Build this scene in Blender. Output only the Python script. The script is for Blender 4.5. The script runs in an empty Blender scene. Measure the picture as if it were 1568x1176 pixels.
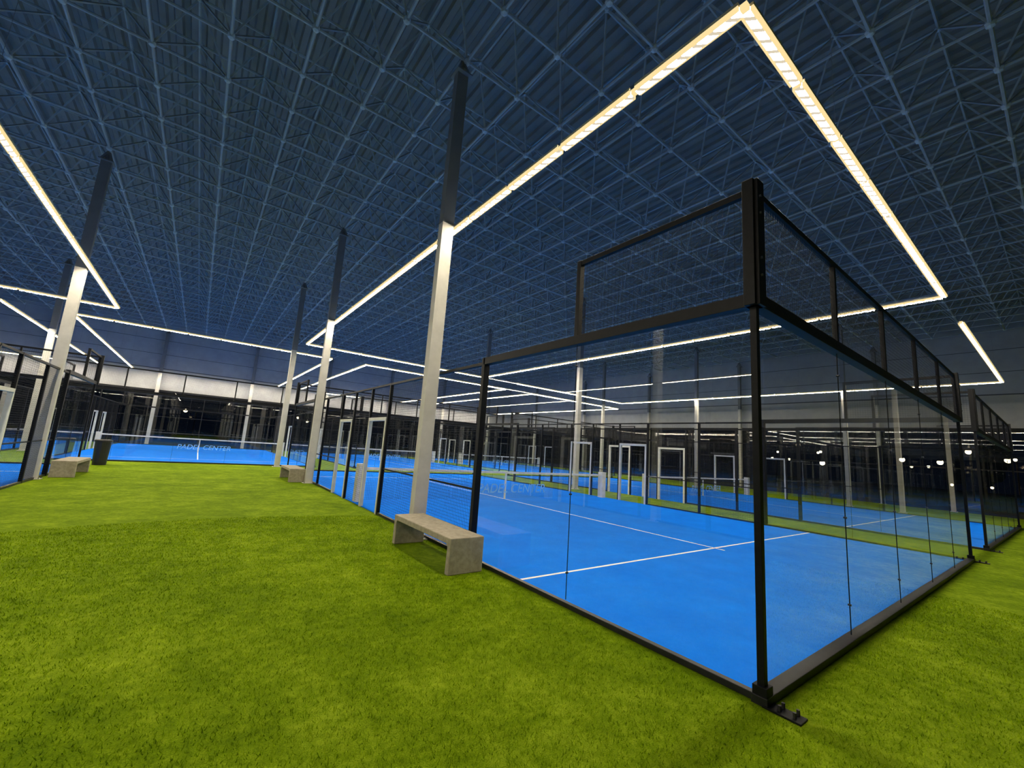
import bpy, math, random
import numpy as np
from mathutils import Matrix, Vector
random.seed(4); rng=np.random.default_rng(7)
scene=bpy.context.scene
scene.view_settings.view_transform='Standard'
scene.view_settings.look='None'

# ------------------------------------------------------------------ materials
def new_mat(name):
    m=bpy.data.materials.new(name); m.use_nodes=True
    nt=m.node_tree; b=nt.nodes['Principled BSDF']
    return m,nt,b
def noise_col(nt,c1,c2,scale,detail=4,lo=.35,hi=.65,rough=.6):
    tc=nt.nodes.new('ShaderNodeTexCoord'); n=nt.nodes.new('ShaderNodeTexNoise')
    n.inputs['Scale'].default_value=scale; n.inputs['Detail'].default_value=detail; n.inputs['Roughness'].default_value=rough
    nt.links.new(tc.outputs['Object'],n.inputs['Vector'])
    r=nt.nodes.new('ShaderNodeValToRGB'); r.color_ramp.elements[0].position=lo; r.color_ramp.elements[1].position=hi
    r.color_ramp.elements[0].color=(*c1,1); r.color_ramp.elements[1].color=(*c2,1)
    nt.links.new(n.outputs['Fac'],r.inputs['Fac']); return r,n,tc
def simple(name,c1,c2=None,rough=.5,metal=0,scale=8,bump=0,spec=.5):
    m,nt,b=new_mat(name)
    c2=c2 or tuple(min(1,v*1.15) for v in c1)
    r,n,tc=noise_col(nt,c1,c2,scale)
    nt.links.new(r.outputs['Color'],b.inputs['Base Color'])
    b.inputs['Roughness'].default_value=rough; b.inputs['Metallic'].default_value=metal
    b.inputs['Specular IOR Level'].default_value=spec
    if bump:
        bp=nt.nodes.new('ShaderNodeBump'); bp.inputs['Strength'].default_value=bump; bp.inputs['Distance'].default_value=.01
        nt.links.new(n.outputs['Fac'],bp.inputs['Height']); nt.links.new(bp.outputs['Normal'],b.inputs['Normal'])
    return m
def emis(name,c,s,modules=False,sampling=None):
    m=bpy.data.materials.new(name); m.use_nodes=True; nt=m.node_tree; nt.nodes.clear()
    e=nt.nodes.new('ShaderNodeEmission'); o=nt.nodes.new('ShaderNodeOutputMaterial')
    e.inputs[0].default_value=(*c,1); e.inputs[1].default_value=s
    if modules:      # LED boards: short lit modules with dim joints between them
        tc=nt.nodes.new('ShaderNodeTexCoord'); sp=nt.nodes.new('ShaderNodeSeparateXYZ'); nt.links.new(tc.outputs['Object'],sp.inputs[0])
        def mth(op,a,b):
            k=nt.nodes.new('ShaderNodeMath'); k.operation=op
            for i,v in enumerate((a,b)):
                if v is None: continue
                if hasattr(v,'links'): nt.links.new(v,k.inputs[i])
                else: k.inputs[i].default_value=v
            return k.outputs[0]
        u=mth('ADD',sp.outputs[0],sp.outputs[1]); u=mth('MULTIPLY',u,1/.17); u=mth('FRACT',u,None)
        u=mth('LESS_THAN',u,.68); u=mth('MULTIPLY',u,s*.996); u=mth('ADD',u,s*.0035)
        nt.links.new(u,e.inputs[1])
    nt.links.new(e.outputs[0],o.inputs[0])
    if sampling:
        try: m.cycles.emission_sampling=sampling
        except Exception: pass
    return m
def glassmat(name,tint=(.95,.98,.985),gain=1.0):
    """thin pane: Schlick reflectance, the same from either side"""
    m=bpy.data.materials.new(name); m.use_nodes=True; nt=m.node_tree; nt.nodes.clear()
    o=nt.nodes.new('ShaderNodeOutputMaterial'); t=nt.nodes.new('ShaderNodeBsdfTransparent'); g=nt.nodes.new('ShaderNodeBsdfGlossy')
    f=nt.nodes.new('ShaderNodeLayerWeight'); f.inputs['Blend'].default_value=.5; mx=nt.nodes.new('ShaderNodeMixShader')
    pw=nt.nodes.new('ShaderNodeMath'); pw.operation='POWER'; pw.inputs[1].default_value=4.2
    ma=nt.nodes.new('ShaderNodeMath'); ma.operation='MULTIPLY_ADD'; ma.inputs[1].default_value=.90*gain; ma.inputs[2].default_value=.075*gain
    t.inputs[0].default_value=(*tint,1); g.inputs['Roughness'].default_value=.0; g.inputs['Color'].default_value=(1,1,1,1)
    nt.links.new(f.outputs['Facing'],pw.inputs[0]); nt.links.new(pw.outputs[0],ma.inputs[0])
    nt.links.new(ma.outputs[0],mx.inputs[0]); nt.links.new(t.outputs[0],mx.inputs[1]); nt.links.new(g.outputs[0],mx.inputs[2])
    nt.links.new(mx.outputs[0],o.inputs[0]); return m

M_black=simple('black_powder_coat',(.004,.005,.007),(.007,.008,.011),rough=.5,scale=20,spec=.2)
M_base=simple('aluminium_base',(.013,.014,.017),(.02,.021,.025),rough=.4,scale=12,spec=.35)
M_wire=simple('wire_black',(.008,.009,.012),rough=.5,spec=.2)
M_white=simple('white_paint',(.65,.65,.61),(.75,.75,.71),rough=.5,scale=6)
M_line=simple('white_line',(.8,.82,.85),(.95,.95,.95),rough=.8,scale=30)
M_col=simple('column_white',(.48,.47,.43),(.57,.555,.505),rough=.55,scale=3)
M_cold=simple('column_dark',(.12,.135,.16),(.14,.155,.18),rough=.6,scale=3)
M_conc=simple('bench_concrete',(.27,.24,.185),(.38,.34,.265),rough=.85,scale=14,bump=.3)
M_glass=glassmat('court_glass',tint=(.96,.985,.99),gain=1.1)
M_win=glassmat('window_glass',tint=(.3,.32,.35),gain=.8)
M_wall=simple('wall_panel',(.24,.275,.34),(.28,.32,.39),rough=.6,scale=1.5)
M_wall2=simple('wall_panel_light',(.32,.33,.345),(.37,.38,.395),rough=.6,scale=1.5)
M_joint=simple('wall_joint',(.04,.05,.07),rough=.6)
M_winfr=simple('window_frame',(.012,.013,.016),rough=.6,spec=.2)
M_tube=simple('space_frame_steel',(.21,.25,.30),(.27,.315,.37),rough=.5,scale=2)
M_node=simple('space_frame_node',(.32,.38,.46),(.40,.47,.55),rough=.45,scale=3)
M_roof=simple('roof_sheet',(.145,.15,.16),(.185,.192,.205),rough=.6,scale=1.2)
M_led=emis('led_diffuser',(1,.87,.65),205,True,'FRONT')
M_halo=emis('led_halo_band',(1,.76,.36),1.0,False,'NONE')  # halo around the strips, imitated by warm glowing bands; not a diffuser part
M_fill=emis('ceiling_fill_glow',(.78,.86,1.0),7.2,False,'FRONT')  # added upward glow to brighten the ceiling, not part of the lamp
M_house=simple('led_housing',(.5,.46,.36),rough=.5)
M_asph=simple('asphalt',(.02,.02,.022),(.03,.03,.032),rough=.8,scale=3)
M_leaf=simple('dark_foliage',(.01,.02,.008),(.02,.04,.015),rough=.8,scale=3)
M_lamp=emis('street_lamp_glow',(1,.75,.4),60,False,'NONE')
M_text=simple('banner_text',(.20,.48,.9),(.24,.52,.95),rough=.6)
M_bin=simple('bin_plastic',(.012,.012,.014),rough=.4)
M_bolt=simple('bolt_steel',(.05,.05,.055),rough=.35,metal=.5)

# blue turf
M_blue,nt,b=new_mat('blue_turf')
r,n,tc=noise_col(nt,(.0,.165,.86),(.0,.215,.99),1.3,detail=8,lo=.3,hi=.7,rough=.7)
nt.links.new(r.outputs['Color'],b.inputs['Base Color']); b.inputs['Roughness'].default_value=.85
b.inputs['Specular IOR Level'].default_value=.05
n2=nt.nodes.new('ShaderNodeTexNoise'); n2.inputs['Scale'].default_value=180; nt.links.new(tc.outputs['Object'],n2.inputs['Vector'])
bp=nt.nodes.new('ShaderNodeBump'); bp.inputs['Strength'].default_value=.5; bp.inputs['Distance'].default_value=.01
nt.links.new(n2.outputs['Fac'],bp.inputs['Height']); nt.links.new(bp.outputs['Normal'],b.inputs['Normal'])

# green turf
def grass_mat(name,gain=1):
    m,nt,b=new_mat(name)
    tc=nt.nodes.new('ShaderNodeTexCoord')
    mp=nt.nodes.new('ShaderNodeMapping'); mp.inputs['Scale'].default_value=(1,1,.3)
    nt.links.new(tc.outputs['Object'],mp.inputs['Vector'])
    def N(s,d):
        n=nt.nodes.new('ShaderNodeTexNoise'); n.inputs['Scale'].default_value=s; n.inputs['Detail'].default_value=d; n.inputs['Roughness'].default_value=.65
        nt.links.new(mp.outputs[0],n.inputs['Vector']); return n
    a=N(3.2,5); c=N(14,6); f=N(110,4); l=N(.6,3)
    def mix(x,y,fac):
        q=nt.nodes.new('ShaderNodeMix'); q.data_type='FLOAT'; q.inputs[0].default_value=fac
        nt.links.new(x,q.inputs[2]); nt.links.new(y,q.inputs[3]); return q.outputs[0]
    v=mix(a.outputs['Fac'],c.outputs['Fac'],.5); v=mix(v,f.outputs['Fac'],.4); v=mix(v,l.outputs['Fac'],.22)
    r=nt.nodes.new('ShaderNodeValToRGB'); cr=r.color_ramp
    cr.elements[0].position=.38; cr.elements[0].color=(.060*gain,.125*gain,.0,1)
    cr.elements[1].position=.62; cr.elements[1].color=(.37*gain,.51*gain,.016,1)
    e=cr.elements.new(.5); e.color=(.175*gain,.285*gain,.001,1)
    nt.links.new(v,r.inputs['Fac']); nt.links.new(r.outputs['Color'],b.inputs['Base Color'])
    b.inputs['Roughness'].default_value=.9; b.inputs['Specular IOR Level'].default_value=.05
    bp=nt.nodes.new('ShaderNodeBump'); bp.inputs['Strength'].default_value=.7; bp.inputs['Distance'].default_value=.03
    nt.links.new(v,bp.inputs['Height']); nt.links.new(bp.outputs['Normal'],b.inputs['Normal'])
    return m
M_grass=grass_mat('artificial_grass',.78)
M_blade=grass_mat('grass_blades',1.15)

# ------------------------------------------------------------------ mesh builder
class MB:
    def __init__(s): s.v=[];s.f=[];s.m=[];s.n=0
    def add(s,vs,fs,mi=0):
        o=s.n; s.v.extend(vs); s.n+=len(vs)
        s.f.extend([tuple(i+o for i in f) for f in fs]); s.m.extend([mi]*len(fs))
    def box(s,x0,x1,y0,y1,z0,z1,mi=0,skip=()):
        vs=[(x0,y0,z0),(x1,y0,z0),(x1,y1,z0),(x0,y1,z0),(x0,y0,z1),(x1,y0,z1),(x1,y1,z1),(x0,y1,z1)]
        fs=[(0,3,2,1),(4,5,6,7),(0,1,5,4),(1,2,6,5),(2,3,7,6),(3,0,4,7)]
        s.add(vs,fs,mi)
    def quad(s,a,b,c,d,mi=0): s.add([a,b,c,d],[(0,1,2,3)],mi)
    def tube(s,p,q,r,n=6,mi=0,caps=False):
        p=np.array(p,float);q=np.array(q,float);d=q-p;d/=np.linalg.norm(d)
        u=np.cross(d,(0,0,1) if abs(d[2])<.9 else (1,0,0));u/=np.linalg.norm(u);w=np.cross(d,u)
        vs=[]
        for c in (p,q):
            for k in range(n):
                a=2*math.pi*k/n; vs.append(tuple(c+r*(math.cos(a)*u+math.sin(a)*w)))
        fs=[(k,(k+1)%n,n+(k+1)%n,n+k) for k in range(n)]
        if caps: fs+= [tuple(range(n))[::-1],tuple(range(n,2*n))]
        s.add(vs,fs,mi)
    def ball(s,c,r,mi=0,seg=8,rings=5):
        vs=[(c[0],c[1],c[2]+r)]
        for i in range(1,rings):
            t=math.pi*i/rings
            for k in range(seg):
                a=2*math.pi*k/seg; vs.append((c[0]+r*math.sin(t)*math.cos(a),c[1]+r*math.sin(t)*math.sin(a),c[2]+r*math.cos(t)))
        vs.append((c[0],c[1],c[2]-r)); fs=[]
        for k in range(seg):
            fs.append((0,1+k,1+(k+1)%seg))
            for i in range(rings-2):
                a=1+i*seg; fs.append((a+k,a+seg+k,a+seg+(k+1)%seg,a+(k+1)%seg))
            a=1+(rings-2)*seg; fs.append((a+k,len(vs)-1,a+(k+1)%seg))
        s.add(vs,fs,mi)
    def mesh(s,name,mats):
        me=bpy.data.meshes.new(name); me.from_pydata(s.v,[],s.f)
        for m in mats: me.materials.append(m)
        me.polygons.foreach_set('material_index',s.m); me.update(); return me
def obj(name,data,parent=None,loc=(0,0,0)):
    o=bpy.data.objects.new(name,data); scene.collection.objects.link(o); o.location=loc
    if parent: o.parent=parent
    return o
def bevel(o,w,seg=2):
    b=o.modifiers.new('bevel','BEVEL'); b.width=w; b.segments=seg; b.limit_method='ANGLE'

# ------------------------------------------------------------------ shell
X0,X1,Y0,Y1=-26.,30.,-12.,43.8; ZR=10.85; ZW=4.4
mb=MB(); mb.quad((X0,Y0,0),(X1,Y0,0),(X1,Y1,0),(X0,Y1,0)); obj('floor',mb.mesh('floor',[M_grass]))
mb=MB(); mb.quad((-90,-70,-.06),(110,-70,-.06),(110,120,-.06),(-90,120,-.06)); obj('ground',mb.mesh('ground',[M_asph]))
# corrugated roof
mb=MB(); x=X0; p=.30
while x<X1:
    for a,bb,za,zb in ((0,.12,0,0),(.12,.16,0,.07),(.16,.26,.07,.07),(.26,.30,.07,0)):
        mb.quad((x+a,Y0,ZR+za),(x+a,Y1,ZR+za),(x+bb,Y1,ZR+zb),(x+bb,Y0,ZR+zb))
    x+=p
obj('ceiling',mb.mesh('ceiling',[M_roof]))
# space frame
G=1.335; ZB=9.6; ZT=10.6; ox=-.14-30*G; oy=5.45-30*G
xs=[ox+i*G for i in range(80) if X0+.3<ox+i*G<X1-.3]; ys=[oy+i*G for i in range(80) if Y0+.3<oy+i*G<Y1-.3]
mb=MB(); rt=.024
for x in xs: mb.tube((x,ys[0],ZB),(x,ys[-1],ZB),.032,6)
for y in ys: mb.tube((xs[0],y,ZB),(xs[-1],y,ZB),.032,6)
for x in xs[:-1]: mb.tube((x+G/2,ys[0]+G/2,ZT),(x+G/2,ys[-1]-G/2,ZT),.03,5)
for y in ys[:-1]: mb.tube((xs[0]+G/2,y+G/2,ZT),(xs[-1]-G/2,y+G/2,ZT),.03,5)
for x in xs:
    for y in ys:
        mb.ball((x,y,ZB),.085,1,6,4)
for x in xs[:-1]:
    for y in ys[:-1]:
        c=(x+G/2,y+G/2,ZT); mb.ball(c,.07,1,6,4)
        for a,bb in ((0,0),(G,0),(0,G),(G,G)): mb.tube(c,(x+a,y+bb,ZB),rt,4)
obj('space_frame_truss',mb.mesh('space_frame_truss',[M_tube,M_node]))

# walls: generic along an axis
def wall(name,axis,pos,a0,a1,inward,first,step=6.6):
    """upper insulated panels above a glazed band; bays centred on the column grid"""
    E=obj(name,None)
    mb=MB()
    def bx(u0,u1,d0,d1,z0,z1,mi):
        lo,hi=sorted((pos+inward*d0,pos+inward*d1))
        if axis=='x': mb.box(u0,u1,lo,hi,z0,z1,mi)
        else: mb.box(lo,hi,u0,u1,z0,z1,mi)
    bx(a0,a1,-.2,0,6.3,ZR+.3,0)
    bx(a0,a1,-.2,0,ZW,6.3,3)
    bx(a0,a1,-.2,.02,0,.18,2)
    for z in (7.5,8.7): bx(a0,a1,0,.006,z,z+.03,1)
    bx(a0,a1,0,.03,6.27,6.33,1)
    bx(a0,a1,0,.07,ZW-.02,ZW+.12,2)
    obj('panels',mb.mesh(name,[M_wall,M_joint,M_winfr,M_wall2]),E)
    return [a0]+[first+i*step for i in range(20) if a0+.5<first+i*step<a1-.5]+[a1]
win_n=[0]
def windows(axis,pos,edges,inward):
    for a,bb in zip(edges[:-1],edges[1:]):
        win_n[0]+=1
        E=obj('window_%d'%win_n[0],None)
        mb=MB(); g=MB(); n=max(1,round((bb-a)/3.3))
        def bx(u0,u1,d0,d1,z0,z1):
            lo,hi=sorted((pos+inward*d0,pos+inward*d1))
            if axis=='x': mb.box(u0,u1,lo,hi,z0,z1)
            else: mb.box(lo,hi,u0,u1,z0,z1)
        for i in range(n+1):
            u=a+(bb-a)*i/n; bx(u-.03,u+.03,-.1,0,.18,ZW)
        for z in (.18,2.3,ZW-.08): bx(a,bb,-.09,-.01,z,z+.05)
        P=pos-inward*.05
        if axis=='x': g.quad((a,P,.18),(bb,P,.18),(bb,P,ZW),(a,P,ZW))
        else: g.quad((P,a,.18),(P,bb,.18),(P,bb,ZW),(P,a,ZW))
        obj('frame',mb.mesh('win_frame',[M_winfr]),E); obj('glass',g.mesh('win_glass',[M_win]),E)
e=wall('wall_far','x',Y1,X0,X1,-1,-19.9); windows('x',Y1,e,-1); farx=e
e=wall('wall_right','y',X1,Y0,Y1,-1,-2.6,8.1); windows('y',X1,e,-1); righty=e
e=wall('wall_left','y',X0,Y0,Y1,1,-2.6,8.1); windows('y',X0,e,1)
e=wall('wall_near','x',Y0,X0,X1,1,-19.9); windows('x',Y0,e,1)

# ------------------------------------------------------------------ columns
HS=5.91
mb=MB(); w=.12;d=.085
mb.box(-w,w,-d,d,0,HS,0)
mb.box(-.19,.19,-.14,.14,0,.02,0)
for a in (-.16,.16):
    for c in (-.11,.11): mb.tube((a,c,.02),(a,c,.05),.012,6,2,True)
mb.box(-w,w,-d,d,HS,9.25,1)
mb.box(-.17,.17,-.17,.17,9.25,9.28,1)
for a in (-1,1):
    for c in (-1,1): mb.tube((.12*a,.12*c,9.28),(.02*a,.02*c,ZB-.02),.03,6,1)
mb.tube((0,0,9.27),(0,0,ZB),.05,8,1)
me_col=mb.mesh('steel_column',[M_col,M_cold,M_bolt])
cols=[(-.20,5.52),(-.16,14.6),(-.14,22.1),(-.19,-4.0),(-6.85,15.05),(-6.85,5.5),(-6.85,-4),(-9.93,28.0),(23.42,5.5),(23.42,13.6),(23.42,21.8),(11.3,21.4),(11.3,12.9),(23.42,-3.5)]
cols+=[(x,Y1-.35) for x in farx[1:-1]]+[(X1-.35,y) for y in righty[1:-1]]+[(x,Y0+.35) for x in farx[1:-1]]
for c in cols: obj('steel_column',me_col,None,(c[0],c[1],0))

# ------------------------------------------------------------------ LED strips
def strip(name_pts):
    E=obj('led_light_strip',None); mb=MB()
    for (x0,y0),(x1,y1) in name_pts:
        L=math.hypot(x1-x0,y1-y0); n=max(1,round(L/1.25)); dx,dy=(x1-x0)/L,(y1-y0)/L; s=L/n
        for i in range(n):
            a=i*s+.035; c=(i+1)*s-.035
            ax,ay=x0+dx*a,y0+dy*a; bx,by=x0+dx*c,y0+dy*c; h=.034
            xa,xb=sorted((ax,bx)); ya,yb=sorted((ay,by)); ex=ey=0
            if abs(dx)>.5: ya-=h;yb+=h;ey=.028
            else: xa-=h;xb+=h;ex=.028
            mb.box(xa,xb,ya,yb,HS-.055,HS,0)
            if ex:
                mb.box(xa-ex,xa,ya,yb,HS-.045,HS,3); mb.box(xb,xb+ex,ya,yb,HS-.045,HS,3)  # side bands that imitate the halo
            else:
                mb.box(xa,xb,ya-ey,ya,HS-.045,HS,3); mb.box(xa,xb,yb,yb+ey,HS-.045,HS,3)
            mb.box(xa-ex,xb+ex,ya-ey,yb+ey,HS,HS+.035,1)
            mb.quad((xa+.01,ya+.01,HS+.037),(xb-.01,ya+.01,HS+.037),(xb-.01,yb-.01,HS+.037),(xa+.01,yb-.01,HS+.037),2)  # added ceiling fill on top of the housing
            if i%4==2: mb.tube((ax,ay,HS+.03),(ax,ay,ZB-.1),.003,3,4)
        xa,xb=sorted((x0,x1)); ya,yb=sorted((y0,y1))
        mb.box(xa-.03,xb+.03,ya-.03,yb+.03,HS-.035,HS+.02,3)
    obj('fixture',mb.mesh('led_strip',[M_led,M_house,M_fill,M_halo,M_cold]),E)
def rect(x0,x1,y0,y1,sides='LRNF'):
    p=[]
    if 'L' in sides: p.append(((x0,y0),(x0,y1)))
    if 'R' in sides: p.append(((x1,y0),(x1,y1)))
    if 'N' in sides: p.append(((x0,y0),(x1,y0)))
    if 'F' in sides: p.append(((x0,y1),(x1,y1)))
    strip(p)
rect(.01,10,.03,19.7)
rect(12.6,23.2,.05,19.7,'RNF')
rect(-16.7,-6.6,.03,19.65)
rect(-8.3,1.8,22.5,42.6)
rect(3.7,13.7,22.5,42.6)
rect(-20.3,-10.2,22.3,42.6)
rect(16.2,26.2,22.5,42.6)

# ------------------------------------------------------------------ padel court
sf=MB(); sf.box(0,10,0,20,-.01,.012,0)
ln=MB(); z=.0135
def L(x0,x1,y0,y1): ln.quad((x0,y0,z),(x1,y0,z),(x1,y1,z),(x0,y1,z))
SV=2.92
L(0.05,9.95,SV-.025,SV+.025); L(.05,9.95,20-SV-.025,20-SV+.025); L(4.975,5.025,SV-.2,20-SV+.2)
gl=MB(); fr=MB(); ms=MB(); dr=MB(); bs=MB(); bo=MB()
def glass(ax,p,a,b_,z0,z1):
    g=.006
    if ax=='x': gl.quad((a+g,p,z0),(b_-g,p,z0),(b_-g,p,z1),(a+g,p,z1))
    else: gl.quad((p,a+g,z0),(p,b_-g,z0),(p,b_-g,z1),(p,a+g,z1))
def seam(ax,p,u,z0=.07,z1=2.96):
    if ax=='x': fr.box(u-.003,u+.003,p-.005,p+.005,z0,z1)
    else: fr.box(p-.005,p+.005,u-.003,u+.003,z0,z1)
def wires(ax,p,a,b_,z0,z1,r=.0014):
    def P(u,z): return (u,p,z) if ax=='x' else (p,u,z)
    n=int(round((b_-a)/.05))
    for i in range(n+1):
        u=a+(b_-a)*i/n; ms.tube(P(u,z0),P(u,z1),r,3)
    n=int(round((z1-z0)/.05))
    for i in range(n+1):
        zz=z0+(z1-z0)*i/n; ms.tube(P(a,zz),P(b_,zz),r,3)
def rail(ax,p,a,b_,z0,z1,t=.03):
    if ax=='x': fr.box(a,b_,p-t,p+t,z0,z1)
    else: fr.box(p-t,p+t,a,b_,z0,z1)
def post(x,y,z0,z1,t=.03,s=.03): fr.box(x-t,x+t,y-s,y+s,z0,z1)
for p in (0,20):       # end walls
    for i in range(5): glass('x',p,2*i,2*i+2,.07,2.96)
    rail('x',p,-.05,10.05,2.95,3.06,.05); rail('x',p,-.03,10.03,3.96,4.02,.025)
    wires('x',p,0,10,3.06,3.96)
    for i in range(1,5): post(2*i,p,3.05,3.97,.025,.025)
    bs.box(-.06,10.06,p-.055,p+.055,0,.06)
    for i in range(1,5):
        seam('x',p,2*i)
        for zz in (.35,1.2,2.0,2.7): bo.tube((2*i,p-.014,zz),(2*i,p+.014,zz),.011,8,0,True)
for p in (0,10):       # side walls
    for y in (0,2,16,18): glass('y',p,y,y+2,.07,2.96)
    for a,b_ in ((0,4),(16,20)): rail('y',p,a-.05 if a==0 else a,b_+.05 if b_==20 else b_,2.95,3.06,.05)
    rail('y',p,0,2,3.96,4.02,.025); rail('y',p,18,20,3.96,4.02,.025)
    wires('y',p,0,2,3.06,3.96); wires('y',p,18,20,3.06,3.96)
    post(p,2,3.05,4.02,.035,.03); post(p,18,3.05,4.02,.035,.03)
    bs.box(p-.03,p+.03,.06,4,0,.05); bs.box(p-.03,p+.03,16,19.94,0,.05)
    bs.box(p-.03,p+.03,4,8,0,.05); bs.box(p-.03,p+.03,12,16,0,.05)
    post(p,4,0,3.06,.05,.04); post(p,16,0,3.06,.05,.04)
    for y in (6,8,12,14): post(p,y,0,3,.035,.03)
    for y in (9.3,10.7): post(p,y,0,3,.03,.03)
    rail('y',p,4,16,2.95,3.0,.03); rail('y',p,4,8,1.0,1.03,.012); rail('y',p,12,16,1.0,1.03,.012)
    wires('y',p,4,8,.05,2.95,.0018); wires('y',p,12,16,.05,2.95,.0018); wires('y',p,9.3,10.7,.05,2.95,.0018)
    for a in (8.03,10.73):
        b_=a+1.24; wires('y',p,a,b_,2.2,2.95)
        for y in (a,b_-.07): dr.box(p-.045,p+.045,y,y+.07,0,2.15)
        dr.box(p-.045,p+.045,a,b_,2.12,2.2)
    for y in (2,18):
        seam('y',p,y)
        for zz in (.35,1.2,2.0,2.7): bo.tube((p-.014,y,zz),(p+.014,y,zz),.011,8,0,True)
    dr.box(p-.11+(.16 if p==0 else -.16),p+.11+(.16 if p==0 else -.16),9.89,10.11,.0,1.0)
for cx in (0,10):
    for cy in (0,20):
        post(cx,cy,0,3,.026,.026)
        sx=-1 if cx==0 else 1; sy=-1 if cy==0 else 1
        fr.box(min(cx,cx+sx*.07)-.02,max(cx,cx+sx*.07)+.02,cy-.045,cy+.045,2.95,4.06)
        fr.box(cx-.06,cx+.06,min(cy,cy+sy*.07),max(cy,cy+sy*.07),2.95,4.06)
        fr.box(cx-.05,cx+.05,cy-.05,cy+.05,.0,.12)
        fr.box(min(cx,cx+.02*sx)-.05,max(cx,cx+.02*sx)+.05,min(cy+.02*sy,cy+sy*.26),max(cy+.02*sy,cy+sy*.26),0,.014)
        for k in (.12,.21):
            for j in (-.03,.03): bo.tube((cx+j,cy+sy*k,.01),(cx+j,cy+sy*k,.05),.012,6,0,True)
        for k in (3.2,3.35,3.75,3.9):
            bo.tube((cx+.03*sx,cy+sy*.07,k),(cx+.03*sx,cy+sy*.085,k),.011,6,0,True)
# net
nt_=MB()
for i in range(int(9.7/.045)): 
    x=.17+i*.045; nt_.tube((x,10,.06),(x,10,.86),.0016,3)
for i in range(18): nt_.tube((.15,10,.06+i*.045),(9.85,10,.06+i*.045),.0016,3)
nt_.box(.15,9.85,9.985,10.015,.84,.91,1); nt_.box(4.975,5.025,9.98,10.02,.01,.86,1)
me_s=sf.mesh('blue_surface',[M_blue]); me_l=ln.mesh('court_lines',[M_line]); me_g=gl.mesh('glass_walls',[M_glass])
me_f=fr.mesh('steel_frame',[M_black]); me_m=ms.mesh('wire_mesh',[M_wire]); me_d=dr.mesh('white_portals',[M_white])
me_b=bs.mesh('base_beam',[M_base]); me_o=bo.mesh('bolts',[M_bolt]); me_n=nt_.mesh('net',[M_wire,M_white])
tx=bpy.data.curves.new('net_text','FONT'); tx.body='PADEL CENTER'; tx.size=.42; tx.align_x='CENTER'; tx.extrude=.002; tx.shear=.2
tx.materials.append(M_text)
courts=[(0,0),(12.6,0),(-16.8,0),(-8.3,22.7),(3.8,22.7),(-20.4,22.7),(16.2,22.7)]
for c in courts:
    E=obj('padel_court',None,None,(c[0],c[1],0))
    for nm,me in (('blue_surface',me_s),('court_lines',me_l),('glass_walls',me_g),('steel_frame',me_f),('wire_mesh',me_m),('white_portals',me_d),('base_beam',me_b),('bolts',me_o),('net',me_n)):
        o=obj(nm,me,E)
        if nm in('steel_frame','base_beam','white_portals') and c==(0,0): bevel(o,.004,2)
    t=obj('net_lettering',tx,E,(5.3,9.97,.22)); t.rotation_euler=(math.pi/2,0,0)

# ------------------------------------------------------------------ benches
def bench(loc):
    mb=MB(); Lh=.96; W=.26; H=.46; T=.085
    prof=[(-Lh,0),(-Lh,H),(Lh,H),(Lh,0),(Lh-.10,0),(Lh-.085,H-T-.03),(Lh-.12,H-T),(-Lh+.12,H-T),(-Lh+.085,H-T-.03),(-Lh+.10,0)]
    vs=[(-W,y,zz) for y,zz in prof]+[(W,y,zz) for y,zz in prof]; n=len(prof)
    fs=[tuple(range(n)),tuple(range(2*n-1,n-1,-1))]+[((i+1)%n,i,n+i,n+(i+1)%n) for i in range(n)]
    mb.add(vs,fs)
    o=obj('concrete_bench',mb.mesh('concrete_bench',[M_conc]),None,loc); bevel(o,.012,3); return o
bench((-.42,4.40,0)); bench((-.5,15.75,0)); bench((-6.38,16.5,0))

# bin
mb=MB(); n=20
prof=[(.0,0),(.20,0),(.24,.85),(.26,.86),(.26,.92),(.22,.95),(.13,.95),(.12,.80),(0,.8)]
vs=[];fs=[]
for r_,zz in prof:
    for k in range(n): vs.append((r_*math.cos(2*math.pi*k/n),r_*math.sin(2*math.pi*k/n),zz))
for i in range(len(prof)-1):
    for k in range(n): fs.append((i*n+k,i*n+(k+1)%n,(i+1)*n+(k+1)%n,(i+1)*n+k))
mb.add(vs,fs); obj('litter_bin',mb.mesh('litter_bin',[M_bin]),None,(-6.3,20.5,0))

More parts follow.
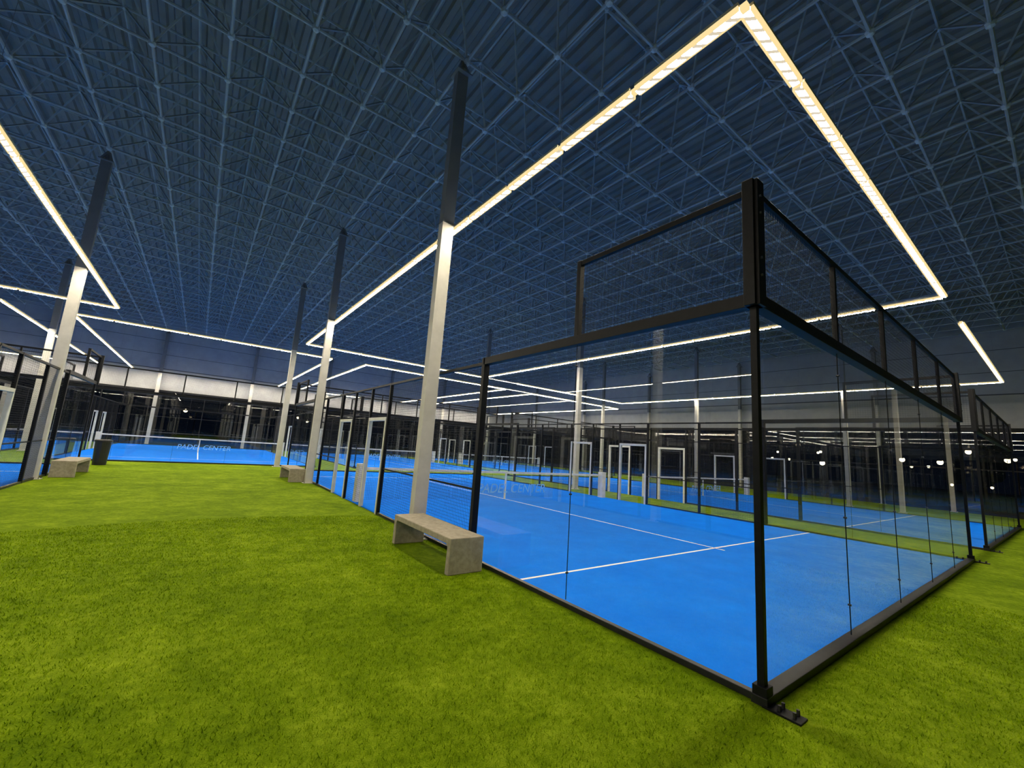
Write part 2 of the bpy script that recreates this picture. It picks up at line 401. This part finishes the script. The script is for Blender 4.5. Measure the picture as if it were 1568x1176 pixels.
# ------------------------------------------------------------------ grass blades near the viewer
def blades(n,cx,cy,R_):
    a=rng.uniform(0,2*math.pi,n); r_=R_*rng.uniform(0,1,n)**.62
    x=cx+r_*np.cos(a); y=cy+r_*np.sin(a)
    keep=((x<-.1)|(y<-.1))&(y>Y0+.5)
    keep&=~((abs(x+.42)<.28)&(abs(y-4.4)<.98)); keep&=~((abs(x+.19)<.2)&(abs(y-5.52)<.16))
    keep&=~((abs(x)<.1)&(y<0)&(y>-.3)); keep&=(x<12.5)&(x>-6.9)
    x=x[keep];y=y[keep];n=len(x)
    t=rng.uniform(0,2*math.pi,n); h=rng.uniform(.012,.028,n); w=rng.uniform(.0012,.0028,n)*(1+.15*np.hypot(x-cx,y-cy))
    lx=rng.normal(0,.010,n); ly=rng.normal(0,.010,n)
    V=np.zeros((n,3,3),np.float32)
    V[:,0]=np.stack([x-w*np.cos(t),y-w*np.sin(t),np.zeros(n)],1)
    V[:,1]=np.stack([x+w*np.cos(t),y+w*np.sin(t),np.zeros(n)],1)
    V[:,2]=np.stack([x+lx,y+ly,h],1)
    me=bpy.data.meshes.new('grass_blades'); me.vertices.add(3*n); me.vertices.foreach_set('co',V.ravel())
    me.loops.add(3*n); me.loops.foreach_set('vertex_index',np.arange(3*n,dtype=np.int32))
    me.polygons.add(n); me.polygons.foreach_set('loop_start',np.arange(0,3*n,3,dtype=np.int32))
    me.update(calc_edges=True); me.materials.append(M_blade); me.validate(); return me
fl=bpy.data.objects['floor']
obj('grass_blades',blades(420000,-2.6,.2,8.0),fl)

# ------------------------------------------------------------------ outdoors beyond the glazing
def street_lamp(x,y,h,r=.2):
    mb=MB(); mb.tube((0,0,-.06),(0,0,h),.06,8,0); mb.tube((0,0,h),(-.9,0,h+.2),.04,6,0)
    mb.box(-1.3,-.8,-.12,.12,h+.14,h+.24,0); mb.ball((-1.05,0,h+.04),r,1,10,6)
    obj('street_lamp',mb.mesh('street_lamp',[M_winfr,M_lamp]),None,(x,y,0))
for x,y,h in ((46,10,4.5),(49,16,4.2),(46,5,3.0),(52,4,4.2),(48,22,3.6),(46,13,2.4),(50,8,3.2),(58,24,5),(47,1.5,3.4),(-4,62,3.5),(9,66,4)):
    street_lamp(x,y,h)
for i in range(14): street_lamp(54+random.uniform(0,8),2+i*1.7+random.uniform(-.5,.5),random.choice((1.2,2.0,2.8,3.8)),.12)
def tree(x,y,s):
    mb=MB(); mb.tube((0,0,-.06),(0,0,2.2*s),.14*s,8,0)
    for i in range(26):
        a=random.uniform(0,6.28);r_=random.uniform(0,1.5)*s;zz=random.uniform(2,4.6)*s
        mb.ball((r_*math.cos(a),r_*math.sin(a),zz),random.uniform(.4,.8)*s,1,7,5)
    obj('tree',mb.mesh('tree',[M_asph,M_leaf]),None,(x,y,0))
for i in range(5): tree(36+random.uniform(0,3),-2+i*10,random.uniform(.8,1.1))

# ------------------------------------------------------------------ world + camera
w_=bpy.data.worlds.new('night'); scene.world=w_; w_.use_nodes=True
w_.node_tree.nodes['Background'].inputs[0].default_value=(.05,.08,.16,1); w_.node_tree.nodes['Background'].inputs[1].default_value=.08
cam=bpy.data.cameras.new('camera'); co=bpy.data.objects.new('camera',cam); scene.collection.objects.link(co)
M=np.array([0.79840,-0.59809,0.06966,-0.14724,-0.08175,0.98572,-0.58386,-0.79725,-0.15333]).reshape(3,3)
R3=Matrix(M.T.tolist()).to_4x4(); co.matrix_world=Matrix.Translation((-3.505,-1.466,1.659))@R3
cam.sensor_width=36; cam.lens=635.28/1568*36; cam.shift_x=(784-780.6)/1568; cam.shift_y=-(588-589)/1568
cam.clip_start=.05; cam.clip_end=300
scene.camera=co
